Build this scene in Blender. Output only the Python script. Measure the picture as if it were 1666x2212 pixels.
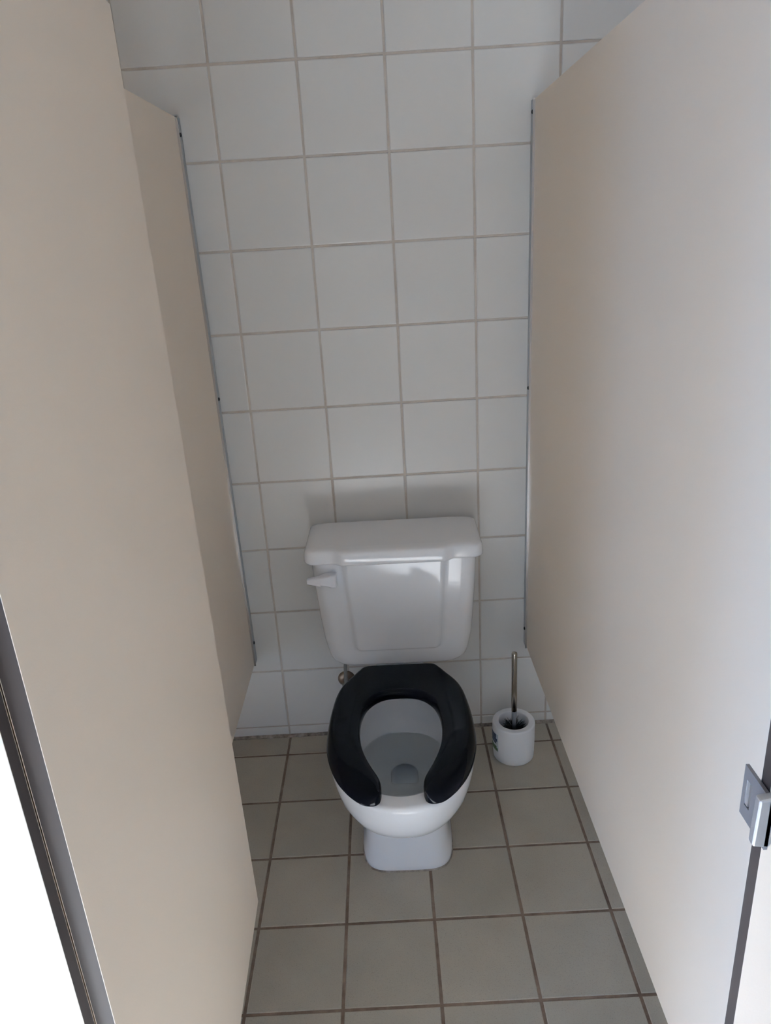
import bpy, bmesh, math, random
from mathutils import Vector, Matrix

for o in list(bpy.data.objects):
    bpy.data.objects.remove(o, do_unlink=True)
scene = bpy.context.scene
COL = scene.collection
random.seed(7)

# ------------------------------------------------------------------ camera
# world: x along the tiled wall, y = 0 on the tile faces (camera side is -y), z = 0 on the floor tiles
def cam_axes(yaw, pitch, roll):
    ca, sa = math.cos(yaw), math.sin(yaw)
    cb, sb = math.cos(pitch), math.sin(pitch)
    cc, sc = math.cos(roll), math.sin(roll)
    fwd = Vector((sa*cb, ca*cb, -sb))
    right = Vector((ca, -sa, 0))
    up = right.cross(fwd)
    return cc*right + sc*up, -sc*right + cc*up, fwd
cam_d = bpy.data.cameras.new('camera')
cam = bpy.data.objects.new('camera', cam_d)
COL.objects.link(cam)
r_, u_, f_ = cam_axes(-0.00839, 0.36277, -0.06017)
M = Matrix((( r_.x, u_.x, -f_.x, 0.36155), (r_.y, u_.y, -f_.y, -1.96521), (r_.z, u_.z, -f_.z, 1.48521), (0, 0, 0, 1)))
cam.matrix_world = M
cam_d.sensor_fit = 'HORIZONTAL'
cam_d.sensor_width = 36.0
cam_d.lens = 1610.215*36.0/1666.0
cam_d.clip_start = 0.02
scene.camera = cam

# ------------------------------------------------------------------ light and exposure
ROOM_X0, ROOM_X1, ROOM_Y, ROOM_H = -1.30, 1.95, -3.92, 2.55
# y0, y1, z0, z1 of the window and the added low window in wall_left, behind the viewer
WINDOWS = ((-3.80, -2.93, 0.80, 2.02), (-2.36, -1.66, 0.10, 1.00))  # low second window added to throw blue sky light on the right panel
world = bpy.data.worlds.new('daylight')
scene.world = world
world.use_nodes = True
bg = world.node_tree.nodes['Background']
bg.inputs['Color'].default_value = (0.27, 0.53, 1.0, 1)
bg.inputs['Strength'].default_value = 14.0
sun_d = bpy.data.lights.new('sun', 'SUN')
sun_d.energy = 560.0
sun_d.angle = math.radians(1.2)
sun_d.color = (0.71, 0.81, 1.0)
sun = bpy.data.objects.new('sun', sun_d)
COL.objects.link(sun)
sun.location = (-5, -5, 5)
SUN_DIR = Vector((math.cos(math.radians(40)), math.sin(math.radians(40)), -math.tan(math.radians(37)))).normalized()
sun.rotation_euler = SUN_DIR.to_track_quat('-Z', 'Y').to_euler()
for (y0, y1, z0, z1) in WINDOWS:
    port_d = bpy.data.lights.new('window_daylight', 'AREA')
    port_d.shape = 'RECTANGLE'
    port_d.size, port_d.size_y = y1-y0, z1-z0
    port_d.cycles.is_portal = True
    port = bpy.data.objects.new('window_daylight', port_d)
    COL.objects.link(port)
    port.location = (ROOM_X0-0.05, (y0+y1)/2, (z0+z1)/2)
    port.rotation_euler = (math.radians(90), 0, math.radians(-90))
scene.view_settings.view_transform = 'Standard'
scene.view_settings.look = 'None'
scene.view_settings.gamma = 1.0
scene.view_settings.use_curve_mapping = False
scene.view_settings.exposure = 0.38
scene.cycles.max_bounces = 16
scene.cycles.diffuse_bounces = 12
scene.cycles.sample_clamp_indirect = 6.0
scene.cycles.use_denoising = True

# ------------------------------------------------------------------ materials
def new_mat(name):
    m = bpy.data.materials.new(name)
    m.use_nodes = True
    nt = m.node_tree
    b = nt.nodes['Principled BSDF']
    return m, nt, b
def plain(name, col, rough=0.5, metal=0.0, coat=0.0, spec=0.5, bump=0.0, bscale=60.0, var=0.0, vscale=8.0):
    m, nt, b = new_mat(name)
    b.inputs['Base Color'].default_value = (*col, 1)
    b.inputs['Roughness'].default_value = rough
    b.inputs['Metallic'].default_value = metal
    b.inputs['Specular IOR Level'].default_value = spec
    b.inputs['Coat Weight'].default_value = coat
    b.inputs['Coat Roughness'].default_value = 0.05
    tc = nt.nodes.new('ShaderNodeTexCoord')
    if bump > 0:
        n = nt.nodes.new('ShaderNodeTexNoise'); n.inputs['Scale'].default_value = bscale
        n.inputs['Detail'].default_value = 4
        bp = nt.nodes.new('ShaderNodeBump'); bp.inputs['Strength'].default_value = bump
        bp.inputs['Distance'].default_value = 0.002
        nt.links.new(tc.outputs['Object'], n.inputs['Vector'])
        nt.links.new(n.outputs['Fac'], bp.inputs['Height'])
        nt.links.new(bp.outputs['Normal'], b.inputs['Normal'])
    if var > 0:
        n = nt.nodes.new('ShaderNodeTexNoise'); n.inputs['Scale'].default_value = vscale
        n.inputs['Detail'].default_value = 5
        mx = nt.nodes.new('ShaderNodeMix'); mx.data_type = 'RGBA'
        mx.inputs['A'].default_value = (*[c*(1-var) for c in col], 1)
        mx.inputs['B'].default_value = (*[min(1, c*(1+var)) for c in col], 1)
        nt.links.new(tc.outputs['Object'], n.inputs['Vector'])
        nt.links.new(n.outputs['Fac'], mx.inputs['Factor'])
        nt.links.new(mx.outputs['Result'], b.inputs['Base Color'])
    return m
def tile_mat(name, col, rough, speckle=0.0, speck_col=(0.1, 0.1, 0.1), rvar=0.05, bump=0.05, bscale=30):
    m, nt, b = new_mat(name)
    tc = nt.nodes.new('ShaderNodeTexCoord')
    geo = nt.nodes.new('ShaderNodeNewGeometry')
    oi = nt.nodes.new('ShaderNodeObjectInfo')
    hsv = nt.nodes.new('ShaderNodeHueSaturation')
    mr = nt.nodes.new('ShaderNodeMapRange')
    mr.inputs['To Min'].default_value = 1-rvar; mr.inputs['To Max'].default_value = 1+rvar
    nt.links.new(oi.outputs['Random'], mr.inputs['Value'])
    nt.links.new(mr.outputs['Result'], hsv.inputs['Value'])
    hsv.inputs['Color'].default_value = (*col, 1)
    last = hsv.outputs['Color']
    if speckle > 0:
        n = nt.nodes.new('ShaderNodeTexNoise'); n.inputs['Scale'].default_value = 420
        n.inputs['Detail'].default_value = 3; n.inputs['Roughness'].default_value = 0.7
        cr = nt.nodes.new('ShaderNodeValToRGB')
        cr.color_ramp.elements[0].position = 0.56; cr.color_ramp.elements[1].position = 0.72
        mul = nt.nodes.new('ShaderNodeMath'); mul.operation = 'MULTIPLY'; mul.inputs[1].default_value = speckle
        mx = nt.nodes.new('ShaderNodeMix'); mx.data_type = 'RGBA'
        mx.inputs['B'].default_value = (*speck_col, 1)
        nt.links.new(geo.outputs['Position'], n.inputs['Vector'])
        nt.links.new(n.outputs['Fac'], cr.inputs['Fac'])
        nt.links.new(cr.outputs['Color'], mul.inputs[0])
        nt.links.new(mul.outputs[0], mx.inputs['Factor'])
        nt.links.new(last, mx.inputs['A'])
        last = mx.outputs['Result']
        n2 = nt.nodes.new('ShaderNodeTexNoise'); n2.inputs['Scale'].default_value = 7; n2.inputs['Detail'].default_value = 6
        hs2 = nt.nodes.new('ShaderNodeHueSaturation')
        mr2 = nt.nodes.new('ShaderNodeMapRange'); mr2.inputs['To Min'].default_value = 0.84; mr2.inputs['To Max'].default_value = 1.16
        nt.links.new(geo.outputs['Position'], n2.inputs['Vector'])
        nt.links.new(n2.outputs['Fac'], mr2.inputs['Value'])
        nt.links.new(mr2.outputs['Result'], hs2.inputs['Value'])
        nt.links.new(last, hs2.inputs['Color'])
        last = hs2.outputs['Color']
    nt.links.new(last, b.inputs['Base Color'])
    b.inputs['Roughness'].default_value = rough
    nb = nt.nodes.new('ShaderNodeTexNoise'); nb.inputs['Scale'].default_value = bscale
    bp = nt.nodes.new('ShaderNodeBump'); bp.inputs['Strength'].default_value = bump; bp.inputs['Distance'].default_value = 0.001
    nt.links.new(geo.outputs['Position'], nb.inputs['Vector'])
    nt.links.new(nb.outputs['Fac'], bp.inputs['Height'])
    nt.links.new(bp.outputs['Normal'], b.inputs['Normal'])
    return m
def grout_mat(name, c1, c2, scale):
    m, nt, b = new_mat(name)
    geo = nt.nodes.new('ShaderNodeNewGeometry')
    n = nt.nodes.new('ShaderNodeTexNoise'); n.inputs['Scale'].default_value = scale; n.inputs['Detail'].default_value = 7
    n.inputs['Roughness'].default_value = 0.7
    cr = nt.nodes.new('ShaderNodeValToRGB')
    cr.color_ramp.elements[0].position = 0.35; cr.color_ramp.elements[0].color = (*c1, 1)
    cr.color_ramp.elements[1].position = 0.68; cr.color_ramp.elements[1].color = (*c2, 1)
    nt.links.new(geo.outputs['Position'], n.inputs['Vector'])
    nt.links.new(n.outputs['Fac'], cr.inputs['Fac'])
    nt.links.new(cr.outputs['Color'], b.inputs['Base Color'])
    b.inputs['Roughness'].default_value = 0.9
    bp = nt.nodes.new('ShaderNodeBump'); bp.inputs['Strength'].default_value = 0.5; bp.inputs['Distance'].default_value = 0.001
    n2 = nt.nodes.new('ShaderNodeTexNoise'); n2.inputs['Scale'].default_value = 300
    nt.links.new(geo.outputs['Position'], n2.inputs['Vector'])
    nt.links.new(n2.outputs['Fac'], bp.inputs['Height'])
    nt.links.new(bp.outputs['Normal'], b.inputs['Normal'])
    return m

MAT = {}
MAT['wall_tile'] = tile_mat('glazed_wall_tile', (0.625, 0.625, 0.615), 0.28, rvar=0.025, bump=0.12, bscale=25)
MAT['floor_tile'] = tile_mat('stoneware_floor_tile', (0.345, 0.32, 0.27), 0.55, speckle=0.55, speck_col=(0.13, 0.12, 0.10), rvar=0.06, bump=0.25, bscale=160)
MAT['wall_grout'] = grout_mat('wall_grout', (0.40, 0.355, 0.315), (0.55, 0.51, 0.47), 9)
MAT['floor_grout'] = grout_mat('floor_grout', (0.080, 0.055, 0.040), (0.20, 0.155, 0.12), 14)
MAT['caulk'] = grout_mat('caulk', (0.10, 0.08, 0.065), (0.36, 0.33, 0.30), 40)
MAT['laminate'] = plain('beige_laminate', (0.71, 0.622, 0.525), 0.42, bump=0.06, bscale=500)
MAT['core'] = plain('dark_panel_core', (0.022, 0.018, 0.018), 0.6, spec=0.15, var=0.3, vscale=14)
MAT['bracket'] = plain('brushed_aluminium', (0.42, 0.44, 0.46), 0.42, metal=0.75)
MAT['screw'] = plain('dark_screw', (0.03, 0.03, 0.03), 0.4, metal=0.6)
MAT['chrome'] = plain('satin_chrome', (0.62, 0.62, 0.63), 0.24, metal=1.0, var=0.05, vscale=30)
MAT['latch_cover'] = plain('cast_latch_metal', (0.60, 0.60, 0.61), 0.38, metal=0.8)
MAT['latch_dark'] = plain('dull_latch_plate', (0.22, 0.22, 0.24), 0.45, metal=0.7)
MAT['porcelain'] = plain('porcelain', (0.82, 0.84, 0.875), 0.07, spec=0.5, bump=0.018, bscale=170)
MAT['lever'] = plain('white_plastic_lever', (0.72, 0.73, 0.78), 0.35)
MAT['seat'] = plain('black_plastic', (0.002, 0.0025, 0.0045), 0.10, spec=0.05, bump=0.03, bscale=90)
MAT['holder'] = plain('white_plastic', (0.78, 0.79, 0.82), 0.35)
MAT['bristle'] = plain('black_bristle', (0.006, 0.006, 0.007), 0.7)
MAT['steel'] = plain('stainless_tube', (0.50, 0.46, 0.40), 0.22, metal=1.0)
MAT['clear'] = plain('smoky_plastic', (0.22, 0.23, 0.25), 0.12)
MAT['label_blue'] = plain('label_blue_ink', (0.02, 0.035, 0.09), 0.5, var=0.5, vscale=150)
MAT['label_green'] = plain('label_green_ink', (0.05, 0.11, 0.05), 0.5, var=0.5, vscale=150)
MAT['label_paper'] = plain('label_paper', (0.5, 0.55, 0.6), 0.5)
MAT['old_metal'] = plain('tarnished_metal', (0.14, 0.105, 0.08), 0.42, metal=0.8, var=0.6, vscale=70)
MAT['tube'] = plain('braided_tube', (0.22, 0.22, 0.22), 0.4, metal=0.6)
MAT['plaster'] = plain('painted_plaster', (0.66, 0.57, 0.47), 0.8, bump=0.1, bscale=120)
MAT['ceiling'] = plain('ceiling_paint', (0.72, 0.66, 0.58), 0.9, bump=0.1, bscale=90)
MAT['frame'] = plain('window_frame_paint', (0.7, 0.7, 0.7), 0.5)
def water_mat():
    m = bpy.data.materials.new('water'); m.use_nodes = True
    nt = m.node_tree; nt.nodes.clear()
    out = nt.nodes.new('ShaderNodeOutputMaterial')
    mix = nt.nodes.new('ShaderNodeMixShader')
    fr = nt.nodes.new('ShaderNodeFresnel'); fr.inputs['IOR'].default_value = 1.33
    tr = nt.nodes.new('ShaderNodeBsdfTransparent'); tr.inputs['Color'].default_value = (0.93, 0.945, 0.93, 1)
    gl = nt.nodes.new('ShaderNodeBsdfGlossy'); gl.inputs['Roughness'].default_value = 0.02
    nt.links.new(fr.outputs['Fac'], mix.inputs['Fac'])
    nt.links.new(tr.outputs['BSDF'], mix.inputs[1]); nt.links.new(gl.outputs['BSDF'], mix.inputs[2])
    nt.links.new(mix.outputs['Shader'], out.inputs['Surface'])
    return m
MAT['water'] = water_mat()

# ------------------------------------------------------------------ helpers
def link(name, mesh, mat=None, parent=None, smooth=False):
    o = bpy.data.objects.new(name, mesh)
    COL.objects.link(o)
    if mat is not None and len(mesh.materials) == 0:
        mesh.materials.append(MAT[mat])
    if parent is not None:
        o.parent = parent
    if smooth:
        mesh.polygons.foreach_set('use_smooth', [len(p.vertices) <= 4 for p in mesh.polygons])
    return o
def mesh_py(name, v, f):
    me = bpy.data.meshes.new(name)
    me.from_pydata([tuple(p) for p in v], [], f)
    me.validate(); me.update()
    bm = bmesh.new(); bm.from_mesh(me)
    bmesh.ops.recalc_face_normals(bm, faces=bm.faces)
    bm.to_mesh(me); bm.free()
    return me
def tag(o, label, cat=None, group=None, kind=None):
    if cat and not kind: kind = 'thing'
    if label: o['label'] = label
    if cat: o['category'] = cat
    if group: o['group'] = group
    if kind: o['kind'] = kind
    return o
def empty(name, loc=(0, 0, 0), rz=0.0):
    o = bpy.data.objects.new(name, None)
    o.empty_display_size = 0.05
    COL.objects.link(o)
    o.location = loc; o.rotation_euler = (0, 0, rz)
    return o
def box_mesh(name, x0, x1, y0, y1, z0, z1, bevel=0.0, seg=2):
    bm = bmesh.new()
    bmesh.ops.create_cube(bm, size=1.0)
    for v in bm.verts:
        v.co = Vector(((x0+x1)/2+v.co.x*(x1-x0), (y0+y1)/2+v.co.y*(y1-y0), (z0+z1)/2+v.co.z*(z1-z0)))
    if bevel > 0:
        bmesh.ops.bevel(bm, geom=list(bm.edges), offset=bevel, segments=seg, affect='EDGES', profile=0.5)
    me = bpy.data.meshes.new(name); bm.to_mesh(me); bm.free()
    return me
def slab_mesh(name, q, off, bevel=0.0):
    # q: four corners of a face (Vectors); off: thickness vector
    v = [Vector(p) for p in q] + [Vector(p)+Vector(off) for p in q]
    f = [(0, 1, 2, 3), (7, 6, 5, 4), (0, 4, 5, 1), (1, 5, 6, 2), (2, 6, 7, 3), (3, 7, 4, 0)]
    me = mesh_py(name, v, f)
    if bevel > 0:
        bm = bmesh.new(); bm.from_mesh(me)
        bmesh.ops.bevel(bm, geom=list(bm.edges), offset=bevel, segments=2, affect='EDGES', profile=0.5)
        bm.to_mesh(me); bm.free()
    return me
def loft(name, rings, cap0=True, cap1=True, closed=True):
    n = len(rings[0]); v = []; f = []
    for r in rings: v += [tuple(p) for p in r]
    for k in range(len(rings)-1):
        for i in range(n if closed else n-1):
            j = (i+1) % n
            f.append((k*n+i, k*n+j, (k+1)*n+j, (k+1)*n+i))
    if cap0: f.append(tuple(range(n-1, -1, -1)))
    if cap1: f.append(tuple((len(rings)-1)*n+i for i in range(n)))
    return mesh_py(name, v, f)
def lathe(name, prof, cx=0, cy=0, n=48, closed_profile=False):
    rings = [[(cx+r*math.cos(2*math.pi*i/n), cy+r*math.sin(2*math.pi*i/n), z) for i in range(n)] for r, z in prof]
    if closed_profile:
        rings.append(rings[0]); return loft(name, rings, False, False)
    return loft(name, rings, prof[0][0] > 1e-5, prof[-1][0] > 1e-5)
def tube_mesh(name, pts, r, n=14):
    pts = [Vector(p) for p in pts]; rings = []
    up = Vector((0.3, 0.2, 0.9)).normalized()
    for i, p in enumerate(pts):
        a = pts[max(0, i-1)]; b = pts[min(len(pts)-1, i+1)]
        t = (b-a).normalized()
        s = t.cross(up)
        if s.length < 0.05: s = t.cross(Vector((1, 0, 0)))
        s.normalize(); w = s.cross(t)
        rr = r[i] if isinstance(r, (list, tuple)) else r
        rings.append([p + rr*(math.cos(2*math.pi*k/n)*s + math.sin(2*math.pi*k/n)*w) for k in range(n)])
    return loft(name, rings)
def catmull(pts, m):
    pts = [Vector(p) for p in pts]
    P = [2*pts[0]-pts[1]] + pts + [2*pts[-1]-pts[-2]]
    out = []
    for i in range(1, len(P)-2):
        for k in range(m):
            t = k/m
            p0, p1, p2, p3 = P[i-1], P[i], P[i+1], P[i+2]
            out.append(0.5*((2*p1)+(p2-p0)*t+(2*p0-5*p1+4*p2-p3)*t*t+(3*p1-p0-3*p2+p3)*t**3))
    out.append(P[-2])
    return out
def sstep(a, b, x):
    t = max(0.0, min(1.0, (x-a)/(b-a)))
    return t*t*(3-2*t)

# ------------------------------------------------------------------ room shell with single tiles
def tile_box(name, sx, sy, th, bev):
    # lies in local xy, face towards +z, bottom at -th
    hx, hy = sx/2, sy/2
    v = [(-hx, -hy, -th), (hx, -hy, -th), (hx, hy, -th), (-hx, hy, -th)]
    v += [(-hx, -hy, -bev), (hx, -hy, -bev), (hx, hy, -bev), (-hx, hy, -bev)]
    b2 = bev*0.35
    v += [(-hx+b2, -hy+b2, -b2), (hx-b2, -hy+b2, -b2), (hx-b2, hy-b2, -b2), (-hx+b2, hy-b2, -b2)]
    v += [(-hx+bev*1.4, -hy+bev*1.4, 0), (hx-bev*1.4, -hy+bev*1.4, 0), (hx-bev*1.4, hy-bev*1.4, 0), (-hx+bev*1.4, hy-bev*1.4, 0)]
    f = []
    for k in range(3):
        for i in range(4):
            j = (i+1) % 4
            f.append((4*k+i, 4*k+j, 4*k+4+j, 4*k+4+i))
    f.append((12, 13, 14, 15))
    return mesh_py(name, v, f)

WP = 0.2025                 # wall tile pitch
STRIP = 0.0364              # top of the cut strip at the floor
GW = 0.0055
wall_back = link('wall_back', box_mesh('wall_back', ROOM_X0-0.1, ROOM_X1+0.1, 0.0022, 0.12, -0.05, ROOM_H), 'wall_grout')
tag(wall_back, 'white square tiled wall with grey beige grout behind the toilet', kind='structure')
t_full = tile_box('wall_tile', WP-GW, WP-GW, 0.006, 0.0016)
t_cut = tile_box('wall_tile_cut', WP-GW, STRIP-GW/2-0.006, 0.006, 0.0014)
for me in (t_full, t_cut): me.materials.append(MAT['wall_tile'])
rng = random.Random(3)
def wall_tile(me, x, z):
    o = link('wall_tile', me, parent=wall_back)
    o.location = (x, -rng.uniform(0, 0.0006), z)
    o.rotation_euler = (math.radians(90)+rng.uniform(-0.0022, 0.0022), rng.uniform(-0.0022, 0.0022), 0)
    return o
for c in range(-6, 9):
    for k in range(12):
        wall_tile(t_full, (c+0.5)*WP, STRIP+(k+0.5)*WP)
    wall_tile(t_cut, (c+0.5)*WP, 0.006+(STRIP-GW/2-0.006)/2)

FP, FX, FD0, FG = 0.20232, 0.0025, 0.0918, 0.0070
floor = link('floor', box_mesh('floor', ROOM_X0-0.1, ROOM_X1+0.1, ROOM_Y-0.1, 0.12, -0.12, -0.0018), 'floor_grout')
tag(floor, 'grey beige square tiled floor with brown grout', kind='structure')
ft_full = tile_box('floor_tile', FP-FG, FP-FG, 0.008, 0.0013)
ft_cut = tile_box('floor_tile_cut', FP-FG, FD0-FG/2-0.008, 0.008, 0.0013)
for me in (ft_full, ft_cut): me.materials.append(MAT['floor_tile'])
for c in range(-6, 9):
    for k in range(19):
        if k == 0:
            y, me = -(0.008+(FD0-FG/2-0.008)/2), ft_cut
        else:
            y, me = -(FD0+(k-0.5)*FP), ft_full
        o = link('floor_tile', me, parent=floor)
        o.location = (FX+(c+0.5)*FP, y, -rng.uniform(0, 0.0005))
        o.rotation_euler = (rng.uniform(-0.001, 0.001), rng.uniform(-0.001, 0.001), 0)
# caulk bead where wall and floor meet
rings = []
for i in range(260):
    x = -0.45+1.75*i/259
    w = 0.0085+0.003*math.sin(i*0.9)*math.sin(i*0.37)+rng.uniform(-0.0012, 0.0012)
    h = 0.0060+0.002*math.sin(i*0.53+1)+rng.uniform(-0.001, 0.001)
    rings.append([(x, 0.002, -0.004), (x, -w, -0.003), (x, -w*0.9, 0.0012), (x, -w*0.45, h*0.55), (x, 0.002, h)])
cb = link('caulk_joint', loft('caulk_joint', rings), 'caulk', floor)

ceiling = link('ceiling', box_mesh('ceiling', ROOM_X0-0.1, ROOM_X1+0.1, ROOM_Y-0.1, 0.12, ROOM_H, ROOM_H+0.1), 'ceiling')
tag(ceiling, 'plain white painted ceiling of the washroom', kind='structure')
wr = link('wall_right', box_mesh('wall_right', ROOM_X1, ROOM_X1+0.1, ROOM_Y-0.1, 0.0, -0.05, ROOM_H), 'plaster')
tag(wr, 'plain painted side wall on the brush side', kind='structure')
wf = link('wall_front', box_mesh('wall_front', ROOM_X0-0.1, ROOM_X1+0.1, ROOM_Y-0.1, ROOM_Y, -0.05, ROOM_H), 'plaster')
tag(wf, 'plain painted washroom wall behind the viewer', kind='structure')
def addbox(bm, a, b, c, d, e, f):
    r = bmesh.ops.create_cube(bm, size=1.0)
    for v in r['verts']:
        v.co = Vector(((a+b)/2+v.co.x*(b-a), (c+d)/2+v.co.y*(d-c), (e+f)/2+v.co.z*(f-e)))
bm = bmesh.new()
ys = [ROOM_Y-0.1] + [v for w in WINDOWS for v in w[:2]] + [0.0]
for i in range(0, len(ys), 2):
    addbox(bm, ROOM_X0-0.1, ROOM_X0, ys[i], ys[i+1], -0.05, ROOM_H)
for (y0, y1, z0, z1) in WINDOWS:
    addbox(bm, ROOM_X0-0.1, ROOM_X0, y0, y1, z1, ROOM_H)
    addbox(bm, ROOM_X0-0.1, ROOM_X0, y0, y1, -0.05, z0)
me = bpy.data.meshes.new('wall_left'); bm.to_mesh(me); bm.free()
wl = link('wall_left', me, 'plaster')
tag(wl, 'painted side wall with a window and an added low window behind the viewer', kind='structure')
for i, (y0, y1, z0, z1) in enumerate(WINDOWS):
    bm = bmesh.new()
    for a in ((y0-0.05, y0+0.01, z0, z1), (y1-0.01, y1+0.05, z0, z1), (y0-0.05, y1+0.05, z1-0.01, z1+0.05), (y0-0.05, y1+0.05, z0-0.05, z0+0.01)):
        addbox(bm, ROOM_X0-0.11, ROOM_X0+0.012, a[0], a[1], a[2], a[3])
    nm = 'window_%d' % (i+1)
    me = bpy.data.meshes.new(nm); bm.to_mesh(me); bm.free()
    tag(link(nm, me, 'frame'), ('tall' if i == 0 else 'added low')+' painted window frame in the side wall behind the viewer', kind='structure')

# unseen wall added left of the stall to block side daylight
ns = link('light_block_wall', box_mesh('light_block_wall', ROOM_X0, -0.112, -1.503, -1.488, 0.22, ROOM_H), 'plaster')
tag(ns, 'added unseen wall beside the stall that blocks side daylight', kind='structure')

# ------------------------------------------------------------------ partitions, pilasters, door
def panel(name, quad, off, label, cat, group=None):
    """quad: four corners of the visible face (wall-bottom, wall-top, front-top, front-bottom); off: thickness vector"""
    root = empty(name, ((quad[0][0]+quad[3][0])/2, (quad[0][1]+quad[3][1])/2, quad[0][2]))
    tag(root, label, cat, group)
    off = Vector(off); u = off.normalized()
    inv = Matrix.Translation(-Vector(root.location))
    q = [inv @ Vector(p) for p in quad]
    core = [p + u*0.0006 for p in q]
    link('core', slab_mesh('core', core, off-u*0.0012), 'core', root)
    link('laminate_face', slab_mesh('laminate_face', q, u*0.0006), 'laminate', root)
    link('laminate_face', slab_mesh('laminate_face', [p+off-u*0.0006 for p in q], u*0.0006), 'laminate', root)
    return root
TH = 0.020
FRONT = -1.487
Lq = [(-0.0743, -0.004, 0.288), (-0.0836, -0.004, 1.752), (-0.0836, FRONT, 1.752), (-0.0743, FRONT, 0.298)]
Rq = [(0.7412, -0.004, 0.2975), (0.7452, -0.004, 1.744), (0.7452, FRONT, 1.764), (0.7450, FRONT, 0.314)]
pL = panel('partition_panel', Lq, (-TH, 0, 0), 'beige stall partition panel half hidden behind the open door', 'partition')
pR = panel('partition_panel', Rq, (TH, 0, 0), 'wide beige stall partition panel hanging above the toilet brush', 'partition')

def channel(root, face, sgn, z_list):
    # aluminium wall channel flange lying on the panel face, sgn = +1: face looks to +x
    base = Vector(root.location)
    (xb, _, zb), (xt, _, zt) = face[0], face[1]
    def X(z): return xb+(xt-xb)*(z-zb)/(zt-zb)
    th = 0.0030*sgn
    q = [Vector((X(zb-0.003), -0.0015, zb-0.003)), Vector((X(zt), -0.0015, zt+0.001)),
         Vector((X(zt), -0.036, zt+0.001)), Vector((X(zb-0.003), -0.036, zb-0.003))]
    q = [p - base for p in q]
    ch = link('wall_channel', slab_mesh('wall_channel', q, (th, 0, 0), 0.0005), 'bracket', root)
    lip = [q[2]+Vector((0, 0, 0)), q[3], q[3]+Vector((0, -0.0022, 0)), q[2]+Vector((0, -0.0022, 0))]
    link('channel_lip', slab_mesh('channel_lip', lip, (th*1.7, 0, 0)), 'chrome', ch)
    for z, y in z_list:
        prof = [(0.0048, 0), (0.0048, 0.0012), (0.0038, 0.0028), (0.0018, 0.0036), (0.0, 0.0037)]
        s = link('screw', lathe('screw', prof, n=16), 'screw', ch, True)
        s.rotation_euler = (0, math.radians(90)*sgn, 0)
        s.location = Vector((X(z)+th, y, z)) - base
channel(pL, Lq, 1, [(1.716, -0.021), (1.090, -0.017), (0.352, -0.016)])
channel(pR, Rq, -1, [(1.719, -0.024), (1.073, -0.022), (0.352, -0.020)])

PT = 0.0150
def pilaster(name, xa, xb, edge, label):
    root = panel(name, [(xa, FRONT-0.001, 0.02), (xa, FRONT-0.001, 1.80), (xb, FRONT-0.001, 1.80), (xb, FRONT-0.001, 0.02)],
                 (0, -PT, 0), label, 'pilaster')
    base = Vector(root.location)
    sh = link('shoe', box_mesh('shoe', min(xa, xb)-0.004-base.x, max(xa, xb)+0.004-base.x, FRONT-0.001-PT-0.004-base.y, FRONT+0.0005-base.y, 0.0-base.z, 0.085-base.z, 0.001), 'chrome', root)
    return root
pilaster('pilaster', -0.11, 0.0625, 0, 'narrow pilaster with dark edge beside the door hinge, daylit white')
prR = pilaster('pilaster', 0.6445, 0.82, 1, 'beige pilaster with grey edge carrying the latch keeper')

# open door
Dq = [(0.0650, -0.8950, 0.300), (0.0570, -0.9010, 1.757), (0.0800, FRONT+0.001, 1.757), (0.0800, FRONT+0.001, 0.300)]
door = panel('stall_door', Dq, (-0.0175, 0, 0), 'beige stall door swung open inward against the partition, dark edged', 'door')
base = Vector(door.location)
for z in (0.42, 1.63):
    h = link('hinge', tube_mesh('hinge', [Vector((0.071, FRONT-0.020, z-0.045))-base, Vector((0.071, FRONT-0.020, z+0.045))-base], 0.008), 'chrome', door, True)

# latch keeper on the pilaster near the viewer
lk = tag(empty('latch_keeper', (0.6445, FRONT, 1.01)), 'small metal latch keeper clipped on the pilaster edge beside the viewer', 'latch')
b0 = Vector(lk.location)
def poly_prism(name, pts, off, bevel=0.0):
    n = len(pts)
    v = [Vector(p)-b0 for p in pts] + [Vector(p)+Vector(off)-b0 for p in pts]
    f = [tuple(range(n)), tuple(range(2*n-1, n-1, -1))] + [(i, n+i, n+(i+1) % n, (i+1) % n) for i in range(n)]
    me = mesh_py(name, v, f)
    if bevel:
        bm = bmesh.new(); bm.from_mesh(me)
        bmesh.ops.bevel(bm, geom=list(bm.edges), offset=bevel, segments=2, affect='EDGES', profile=0.5)
        bm.to_mesh(me); bm.free()
    return me
# side plate with a slot: frame of four bars (plane x ~ 0.64)
px = 0.6405
def bar(y0, y1, za, zb):
    return (px, px+0.003, y0, y1, za, zb)
bm = bmesh.new()
Y0, Y1, Z0, Z1 = -1.512, -1.470, 1.009, 1.058
for a in ((Y0, -1.4835, Z0, Z1), (-1.4755, Y1, Z0, Z1), (-1.4835, -1.4755, Z0, 1.022), (-1.4835, -1.4755, 1.047, Z1)):
    addbox(bm, px-b0.x, px+0.003-b0.x, a[0]-b0.y, a[1]-b0.y, a[2]-b0.z, a[3]-b0.z)
bmesh.ops.remove_doubles(bm, verts=bm.verts, dist=1e-5)
me = bpy.data.meshes.new('slotted_plate'); bm.to_mesh(me); bm.free()
link('slotted_plate', me, 'latch_dark', lk)
link('slot_edge', box_mesh('slot_edge', px+0.0005-b0.x, px+0.0025-b0.x, -1.4800-b0.y, -1.4757-b0.y, 1.0225-b0.z, 1.0465-b0.z), 'latch_cover', lk)
cov = [(0.6325, -1.512, 1.0575), (0.6700, -1.512, 1.0625), (0.6660, -1.512, 1.036), (0.6520, -1.512, 1.0200), (0.6440, -1.512, 1.0105), (0.6315, -1.512, 1.0125)]
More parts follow.
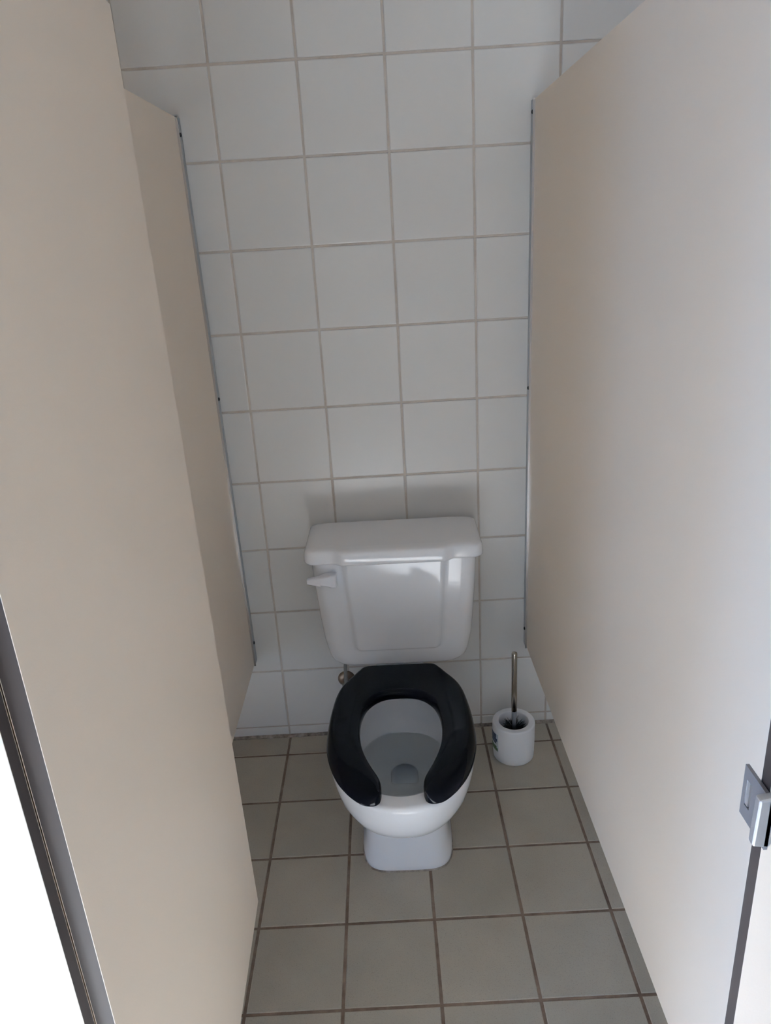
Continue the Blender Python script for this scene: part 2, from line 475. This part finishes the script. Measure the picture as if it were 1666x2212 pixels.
link('cover', poly_prism('cover', cov, (0, 0.0085, 0), 0.0016), 'latch_cover', lk, False)

# ------------------------------------------------------------------ toilet
TX, TROT = 0.363, math.radians(-0.89)
toilet = tag(empty('toilet', (TX, 0, 0), TROT), 'white porcelain toilet with black open-front seat against the tiled wall', 'toilet')
def egg(w, yf, yb, ym, nf, nb, z, n=96):
    out = []
    for i in range(n):
        a = 2*math.pi*i/n
        c, s = math.cos(a), math.sin(a)
        e = nf if s < 0 else nb
        x = w*math.copysign(abs(c)**(2/e), c)
        L = (ym-yf) if s < 0 else (yb-ym)
        out.append((x, ym+L*math.copysign(abs(s)**(2/e), s), z))
    return out
S = [ # z, w, yf, yb, ym, nf, nb
 (0.000, .1130, -.5570, -.16, -.40, 4.6, 4), (0.004, .1145, -.5590, -.16, -.40, 4.6, 4), (0.016, .1145, -.5585, -.16, -.40, 4.6, 4), (0.030, .1115, -.5560, -.16, -.40, 4.6, 4),
 (0.060, .1065, -.5540, -.16, -.40, 4.6, 4), (0.110, .1020, -.5540, -.15, -.40, 4.4, 4), (0.150, .1010, -.5580, -.14, -.40, 4.0, 3.6),
 (0.175, .1060, -.5760, -.13, -.41, 3.5, 3.2), (0.193, .1140, -.6050, -.12, -.42, 3.0, 3.0), (0.210, .1260, -.6420, -.11, -.43, 2.7, 2.8), (0.228, .1370, -.6780, -.10, -.44, 2.45, 2.6),
 (0.250, .1475, -.7070, -.09, -.46, 2.3, 2.4), (0.275, .1565, -.7310, -.08, -.48, 2.2, 2.3), (0.300, .1630, -.7475, -.07, -.50, 2.15, 2.2), (0.325, .1670, -.7580, -.06, -.51, 2.1, 2.15),
 (0.350, .1690, -.7650, -.05, -.52, 2.1, 1.72), (0.370, .1700, -.7690, -.05, -.52, 2.1, 1.72), (0.3785, .1690, -.7680, -.052, -.52, 2.1, 1.72), (0.3835, .1655, -.7645, -.056, -.52, 2.1, 1.72), (0.3855, .1600, -.7590, -.064, -.52, 2.1, 1.72),
 (0.3855, .1360, -.7330, -.320, -.53, 2.1, 2.2), (0.3840, .1320, -.7285, -.330, -.53, 2.1, 2.2), (0.3780, .1295, -.7255, -.337, -.53, 2.1, 2.2),
 (0.3560, .1290, -.7240, -.342, -.53, 2.1, 2.2), (0.3500, .1310, -.7250, -.340, -.53, 2.1, 2.2), (0.3480, .1400, -.7330, -.326, -.53, 2.1, 2.2),
 (0.3350, .1410, -.7330, -.324, -.53, 2.1, 2.2), (0.3000, .1330, -.7080, -.328, -.52, 2.1, 2.3), (0.2700, .1220, -.6700, -.336, -.50, 2.1, 2.4), (0.2400, .1080, -.6200, -.343, -.48, 2.1, 2.5),
 (0.2100, .0880, -.5600, -.346, -.45, 2.2, 2.5), (0.1850, .0660, -.5000, -.348, -.42, 2.4, 2.4), (0.1700, .0470, -.4600, -.350, -.405, 3.0, 2.2),
 (0.1640, .0370, -.4380, -.352, -.395, 5.0, 2.1), (0.1610, .0350, -.4335, -.354, -.392, 7.0, 2.0), (0.1560, .0345, -.4325, -.353, -.391, 7.0, 2.0), (0.1500, .0345, -.4320, -.342, -.386, 7.0, 2.0),
 (0.1420, .0345, -.4310, -.318, -.378, 7.0, 2.0), (0.1340, .0345, -.4290, -.300, -.370, 7.0, 2.0), (0.1300, .0330, -.4270, -.296, -.368, 7.0, 2.0), (0.1290, .0250, -.4150, -.310, -.368, 5.0, 2.0)]
rings = [egg(s[1], s[2], s[3], s[4], s[5], s[6], s[0]) for s in S]
def deck_drop(p):
    # the rear deck under the cistern lies lower than the rim
    x, y, z = p
    d = sstep(-.315, -.245, y)*sstep(.20, .37, z)*.068
    return (x, y, z-d)
rings = [[deck_drop(p) for p in r] for r in rings]
bowl = link('bowl', loft('bowl', rings), 'porcelain', toilet, True)
tag(bowl, 'white porcelain bowl and pedestal')
wring = egg(.1118, -.634, -.3405, -.486, 2.1, 2.5, 0.2478)
wme = bpy.data.meshes.new('water')
wme.from_pydata(wring, [], [tuple(range(len(wring)))]); wme.update()
water = link('water', wme, 'water', bowl)
# grey sealant line around the foot
foot = [egg(.1165, -.5615, -.156, -.40, 4.6, 4, 0.0), egg(.1165, -.5615, -.156, -.40, 4.6, 4, 0.0022), egg(.1110, -.5555, -.16, -.40, 4.6, 4, 0.0040)]
link('sealant', loft('sealant', foot, False, False), 'caulk', bowl, True)

def rrect(w, yf, yb, rf, rb, z, n_side=44, n_c=8):
    """rounded rectangle ring, front at yf (towards the viewer), evenly sampled on the flats"""
    out = []
    def arc(cx, cy, r, a0, a1):
        for k in range(n_c+1):
            a = math.radians(a0+(a1-a0)*k/n_c)
            out.append((cx+r*math.cos(a), cy+r*math.sin(a), z))
    def line(p, q, m):
        for k in range(1, m):
            out.append((p[0]+(q[0]-p[0])*k/m, p[1]+(q[1]-p[1])*k/m, z))
    arc(-w+rf, yf+rf, rf, 180, 270)
    line((-w+rf, yf), (w-rf, yf), n_side)
    arc(w-rf, yf+rf, rf, 270, 360)
    line((w, yf+rf), (w, yb-rb), 6)
    arc(w-rb, yb-rb, rb, 0, 90)
    line((w-rb, yb), (-w+rb, yb), 8)
    arc(-w+rb, yb-rb, rb, 90, 180)
    line((-w, yb-rb), (-w, yf+rf), 6)
    return out
def interp(tab, z):
    if z <= tab[0][0]: return tab[0][1:]
    for a, b in zip(tab, tab[1:]):
        if z <= b[0]:
            t = (z-a[0])/(b[0]-a[0])
            return [p+(q-p)*t for p, q in zip(a[1:], b[1:])]
    return tab[-1][1:]
TT = [ # z, half width, front y, corner radius
 (0.3500, .150, -.158, .040), (0.3520, .160, -.168, .045), (0.3560, .171, -.178, .048), (0.3630, .1815, -.1860, .050), (0.3720, .1885, -.1910, .050), (0.3880, .1940, -.1945, .050), (0.4150, .1990, -.1965, .048),
 (0.4400, .2025, -.1990, .045), (0.5000, .2075, -.2015, .042), (0.5600, .2115, -.2025, .040), (0.6200, .2150, -.2030, .038), (0.6900, .2180, -.2030, .036)]
zs = [.350, .3508, .352, .354, .3565, .3595, .363, .3675, .372, .378, .384, .391] + [0.398+0.004*i for i in range(12)] + [0.45+0.012*i for i in range(20)] + [.69]
rings = []
for z in zs:
    w, yf, rf = interp(TT, z)
    ring = rrect(w, yf, -.016, rf, .02, z, 60)
    hw = .1175+(.136-.1175)*(z-.41)/(.685-.41)
    out = []
    for (x, y, zz) in ring:
        if y < yf+.004:
            # distance inside a rounded panel outline (corner radius 2 cm at the bottom)
            dx = hw-abs(x); dz = z-.411
            rc = .020
            if dx < rc and dz < rc:
                d = rc-math.hypot(rc-dx, rc-dz)
            else:
                d = min(dx, dz)
            y -= .0105*sstep(-.001, .009, d)
        out.append((x, y, zz))
    rings.append(out)
tank = link('tank', loft('tank', rings), 'porcelain', toilet, True)
tag(tank, 'white porcelain cistern with a raised front panel')
LT = [ # z, inset
 (.6830, .010), (.6835, .0035), (.6860, .0008), (.6900, .0), (.6990, .0002), (.7060, .0010), (.7110, .0022), (.7150, .0042), (.7180, .0075), (.7203, .0125), (.7220, .0200), (.7229, .0320), (.7233, .0600), (.7234, .0620)]
rings = []
for z, ins in LT:
    ring = rrect(.2335-ins*0.9, -.2165+ins*0.55, -.012-min(ins*0.6, .01), max(.012, .028-ins*.3), .014, z, 70)
    out = []
    yf = -.2165+ins*0.55
    for (x, y, zz) in ring:
        if y < yf+.004:
            y -= .0150*sstep(.158, .128, abs(x)) if abs(x) < .158 else 0
        out.append((x, y, zz))
    rings.append(out)
lid = link('tank_lid', loft('tank_lid', rings), 'porcelain', toilet, True)
tag(lid, 'white porcelain cistern lid')
# flush lever
lev_sections = [ # x, z low, z high, y back, y front
 (-.2275, .6375, .6470, -.2235, -.2270), (-.2255, .6355, .6505, -.2215, -.2300), (-.2060, .6325, .6540, -.2200, -.2330), (-.1930, .6285, .6552, -.2180, -.2345), (-.1912, .6330, .6556, -.2150, -.2350),
 (-.1790, .6305, .6575, -.2100, -.2345), (-.1640, .6245, .6590, -.2080, -.2335), (-.1530, .6225, .6590, -.2080, -.2310), (-.1500, .6245, .6575, -.2080, -.2285)]
rings = []
for (x, za, zb, yb, yf) in lev_sections:
    b = min(.0025, (zb-za)*.3)
    rings.append([(x, yb, za), (x, yf+b, za), (x, yf, za+b), (x, yf, zb-b), (x, yf+b, zb), (x, yb, zb)])
lever = link('flush_lever', loft('flush_lever', rings), 'lever', toilet)
tag(lever, 'white plastic flush lever')
stub = link('lever_pivot', tube_mesh('lever_pivot', [(-.164, -.20, .642), (-.164, -.2095, .642)], .012, 20), 'lever', lever, True)

# black open-front seat
o_half = [(.0, -.260), (.050, -.2605), (.091, -.2640), (.107, -.2810), (.121, -.304), (.146, -.346), (.159, -.385), (.167, -.440), (.171, -.495), (.1715, -.545), (.1675, -.597), (.155, -.648), (.138, -.690), (.118, -.7220), (.101, -.7420), (.087, -.7545), (.076, -.7600), (.064, -.7620), (.054, -.7595), (.0485, -.7530)]
i_half = [(.0, -.3960), (.020, -.3970), (.038, -.4010), (.055, -.4105), (.068, -.4240), (.080, -.4430), (.0885, -.468), (.0935, -.495), (.0950, -.525), (.0940, -.550), (.0890, -.588), (.079, -.624), (.067, -.655), (.0570, -.677), (.0500, -.693), (.0460, -.706), (.0440, -.720), (.0435, -.732), (.0440, -.742), (.0462, -.7495)]
oh = catmull([(a, b, 0) for a, b in o_half], 6)
ih = catmull([(a, b, 0) for a, b in i_half], 6)
outer = [Vector((-p.x, p.y, 0)) for p in reversed(oh)] + oh[1:]
inner = [Vector((-p.x, p.y, 0)) for p in reversed(ih)] + ih[1:]
SZ = 0.3885
rings = []
nS = len(outer)
for k, (a, b) in enumerate(zip(inner, outer)):
    d = b-a; L = d.length; d = d/L
    front = sstep(-.50, -.72, (a.y+b.y)/2)                 # 0 at the back and sides, 1 at the horns
    bev = min(.014+.013*front, L*.46)                      # width of the sloping outer shoulder
    bi = min(.012, L*.30)                                  # inner round-over
    pts = [(.012, 0.0), (.002, .0008), (0.0, .004), (0.0, .0125), (bi*.12, .0175), (bi*.35, .0208), (bi*.7, .0230), (bi*1.1, .0240)]
    pts = [(min(u, L*.45), h) for u, h in pts]
    o2 = [(L-bev*1.30, .0242), (L-bev*1.0, .0238), (L-bev*.72, .0222), (L-bev*.46, .0190), (L-bev*.24, .0142), (L-bev*.08, .0085), (L-.0002, .0035), (L, .0018), (L-.002, .0002), (L-min(.010, L*.3), 0.0)]
    u0 = pts[-1][0]
    mid = [(u0+(max(u0, L-bev*1.30)-u0)*t, .0242+.0004*math.sin(math.pi*t)) for t in (.25, .5, .75)]
    o2 = [(max(u, u0+.0005*j) if j < 3 else u, h) for j, (u, h) in enumerate(o2)]
    rings.append([(a.x+d.x*u, a.y+d.y*u, SZ+h) for u, h in pts+mid+o2])
seat = link('seat', loft('seat', rings), 'seat', toilet, True)
tag(seat, 'glossy black plastic open-front seat')
for sx in (-1, 1):
    link('bumper', box_mesh('bumper', sx*.135-.012, sx*.135+.012, -.47, -.44, .3853, .3895, .001), 'seat', seat)
    link('hinge', tube_mesh('hinge', [(sx*.070-.02, -.276, .3965), (sx*.070+.02, -.276, .3965)], .007, 14), 'seat', seat, True)

# ------------------------------------------------------------------ supply valve
sv = tag(empty('supply_valve', (0.195, 0, 0.20)), 'tarnished metal water supply valve and tube on the wall behind the seat', 'valve')
esc = link('escutcheon', lathe('escutcheon', [(0.0, .010), (.012, .010), (.020, .007), (.0265, .002), (.027, -.0005), (0.0, -.0005)], n=32), 'old_metal', sv, True)
esc.rotation_euler = (math.radians(90), 0, 0); esc.location = (0, -0.0005, 0)
link('stub_pipe', tube_mesh('stub_pipe', [(0, 0, 0), (0.001, -.045, .001)], .0085), 'old_metal', sv, True)
vb = link('valve_body', tube_mesh('valve_body', [(0.001, -.040, 0), (0.002, -.072, 0)], [.013, .012], 16), 'old_metal', sv, True)
link('valve_handle', tube_mesh('valve_handle', [(0.002, -.072, 0), (0.002, -.076, 0), (0.002, -.088, 0), (0.002, -.091, 0)], [.006, .015, .015, .010], 16), 'old_metal', sv, True)
link('supply_tube', tube_mesh('supply_tube', catmull([(.002, -.056, .008), (.003, -.058, .05), (.005, -.061, .09), (.013, -.066, .1490)], 6), .0052), 'tube', sv, True)

# ------------------------------------------------------------------ brush and holder
HX, HY = 0.6845, -0.1425
holder = tag(empty('brush_holder', (HX, HY, 0)), 'round white plastic brush holder standing on the floor in the corner', 'brush holder')
prof = [(.0, .0015), (.0555, .0015), (.0575, .0), (.0590, .002), (.0605, .020), (.0615, .060), (.0620, .108), (.0620, .1135), (.0616, .1158), (.0606, .1176), (.0592, .1185), (.0578, .1187), (.0560, .1187), (.0460, .1187), (.0447, .1185), (.0438, .1178), (.0433, .1165), (.0431, .1140), (.0430, .100), (.0430, .012), (.0, .012)]
link('cup', lathe('cup', prof, n=72), 'holder', holder, True)
def label_patch(name, a0, a1, z0, z1, mat, lift):
    n = 10; v = []; f = []
    def rad(z): return .0605+(.0620-.0605)*min(1, max(0, (z-.02)/.084)) + lift
    for k in range(n+1):
        a = math.radians(a0+(a1-a0)*k/n)
        for j in range(5):
            z = z0+(z1-z0)*j/4
            for d in (0, .0003):
                v.append(((rad(z)+d)*math.cos(a), (rad(z)+d)*math.sin(a), z))
    idx = lambda k, j, d: (k*5+j)*2+d
    for k in range(n):
        for j in range(4):
            f.append((idx(k, j, 1), idx(k+1, j, 1), idx(k+1, j+1, 1), idx(k, j+1, 1)))
            f.append((idx(k, j, 0), idx(k, j+1, 0), idx(k+1, j+1, 0), idx(k+1, j, 0)))
    for j in range(4):
        f.append((idx(0, j, 0), idx(0, j, 1), idx(0, j+1, 1), idx(0, j+1, 0)))
        f.append((idx(n, j, 1), idx(n, j, 0), idx(n, j+1, 0), idx(n, j+1, 1)))
    for k in range(n):
        f.append((idx(k, 0, 0), idx(k+1, 0, 0), idx(k+1, 0, 1), idx(k, 0, 1)))
        f.append((idx(k, 4, 1), idx(k+1, 4, 1), idx(k+1, 4, 0), idx(k, 4, 0)))
    return mesh_py(name, v, f)
lab = link('paper_label', label_patch('paper_label', 160, 215, .034, .094, 0, .0002), 'label_paper', holder, True)
tag(lab, 'small printed paper label')
for a0, a1, z0_, z1_, m in ((160, 206, .078, .093, 'label_blue'), (160, 211, .068, .078, 'label_blue'), (160, 207, .060, .067, 'label_blue'), (160, 208, .046, .052, 'label_green'), (160, 213, .036, .046, 'label_green')):
    link('print', label_patch('print', a0, a1, z0_, z1_, 0, .0007), m, lab, True)

brush = tag(empty('toilet_brush', (HX+.0015, HY, .0125)), 'toilet brush with slim steel handle standing in the white holder', 'brush')
zb = .0125
link('handle', lathe('handle', [(.0060, .150-zb), (.0082, .152-zb), (.0082, .343-zb), (.0074, .3465-zb), (.0, .3472-zb)], n=24), 'steel', brush, True)
link('ferrule', lathe('ferrule', [(.0070, .080-zb), (.0074, .149-zb), (.0074, .156-zb), (.006, .158-zb)], n=24), 'clear', brush, True)
link('core_wire', lathe('core_wire', [(.004, .004), (.004, .075)], n=8), 'bristle', brush, True)
rb = random.Random(11)
v, f = [], []
for i in range(1500):
    a = rb.uniform(0, 2*math.pi); z = rb.uniform(.008, .078); L = rb.uniform(.030, .0375)
    if z > .070: L = rb.uniform(.022, .036)
    dz = rb.uniform(-.004, .010) + (.012 if z > .068 else 0)
    d = Vector((math.cos(a), math.sin(a), 0)); s = Vector((-math.sin(a), math.cos(a), 0)); w = .0008
    p0 = d*.003+Vector((0, 0, z)); p1 = d*L+Vector((0, 0, z+dz))+s*rb.uniform(-.004, .004)
    k = len(v)
    v += [p0+s*w, p0-s*w, p0+Vector((0, 0, 1.5*w)), p1+s*w*.7, p1-s*w*.7, p1+Vector((0, 0, w))]
    f += [(k, k+1, k+4, k+3), (k+1, k+2, k+5, k+4), (k+2, k, k+3, k+5), (k+3, k+4, k+5)]
br = link('bristles', mesh_py('bristles', v, f), 'bristle', brush)
br['kind'] = 'stuff'
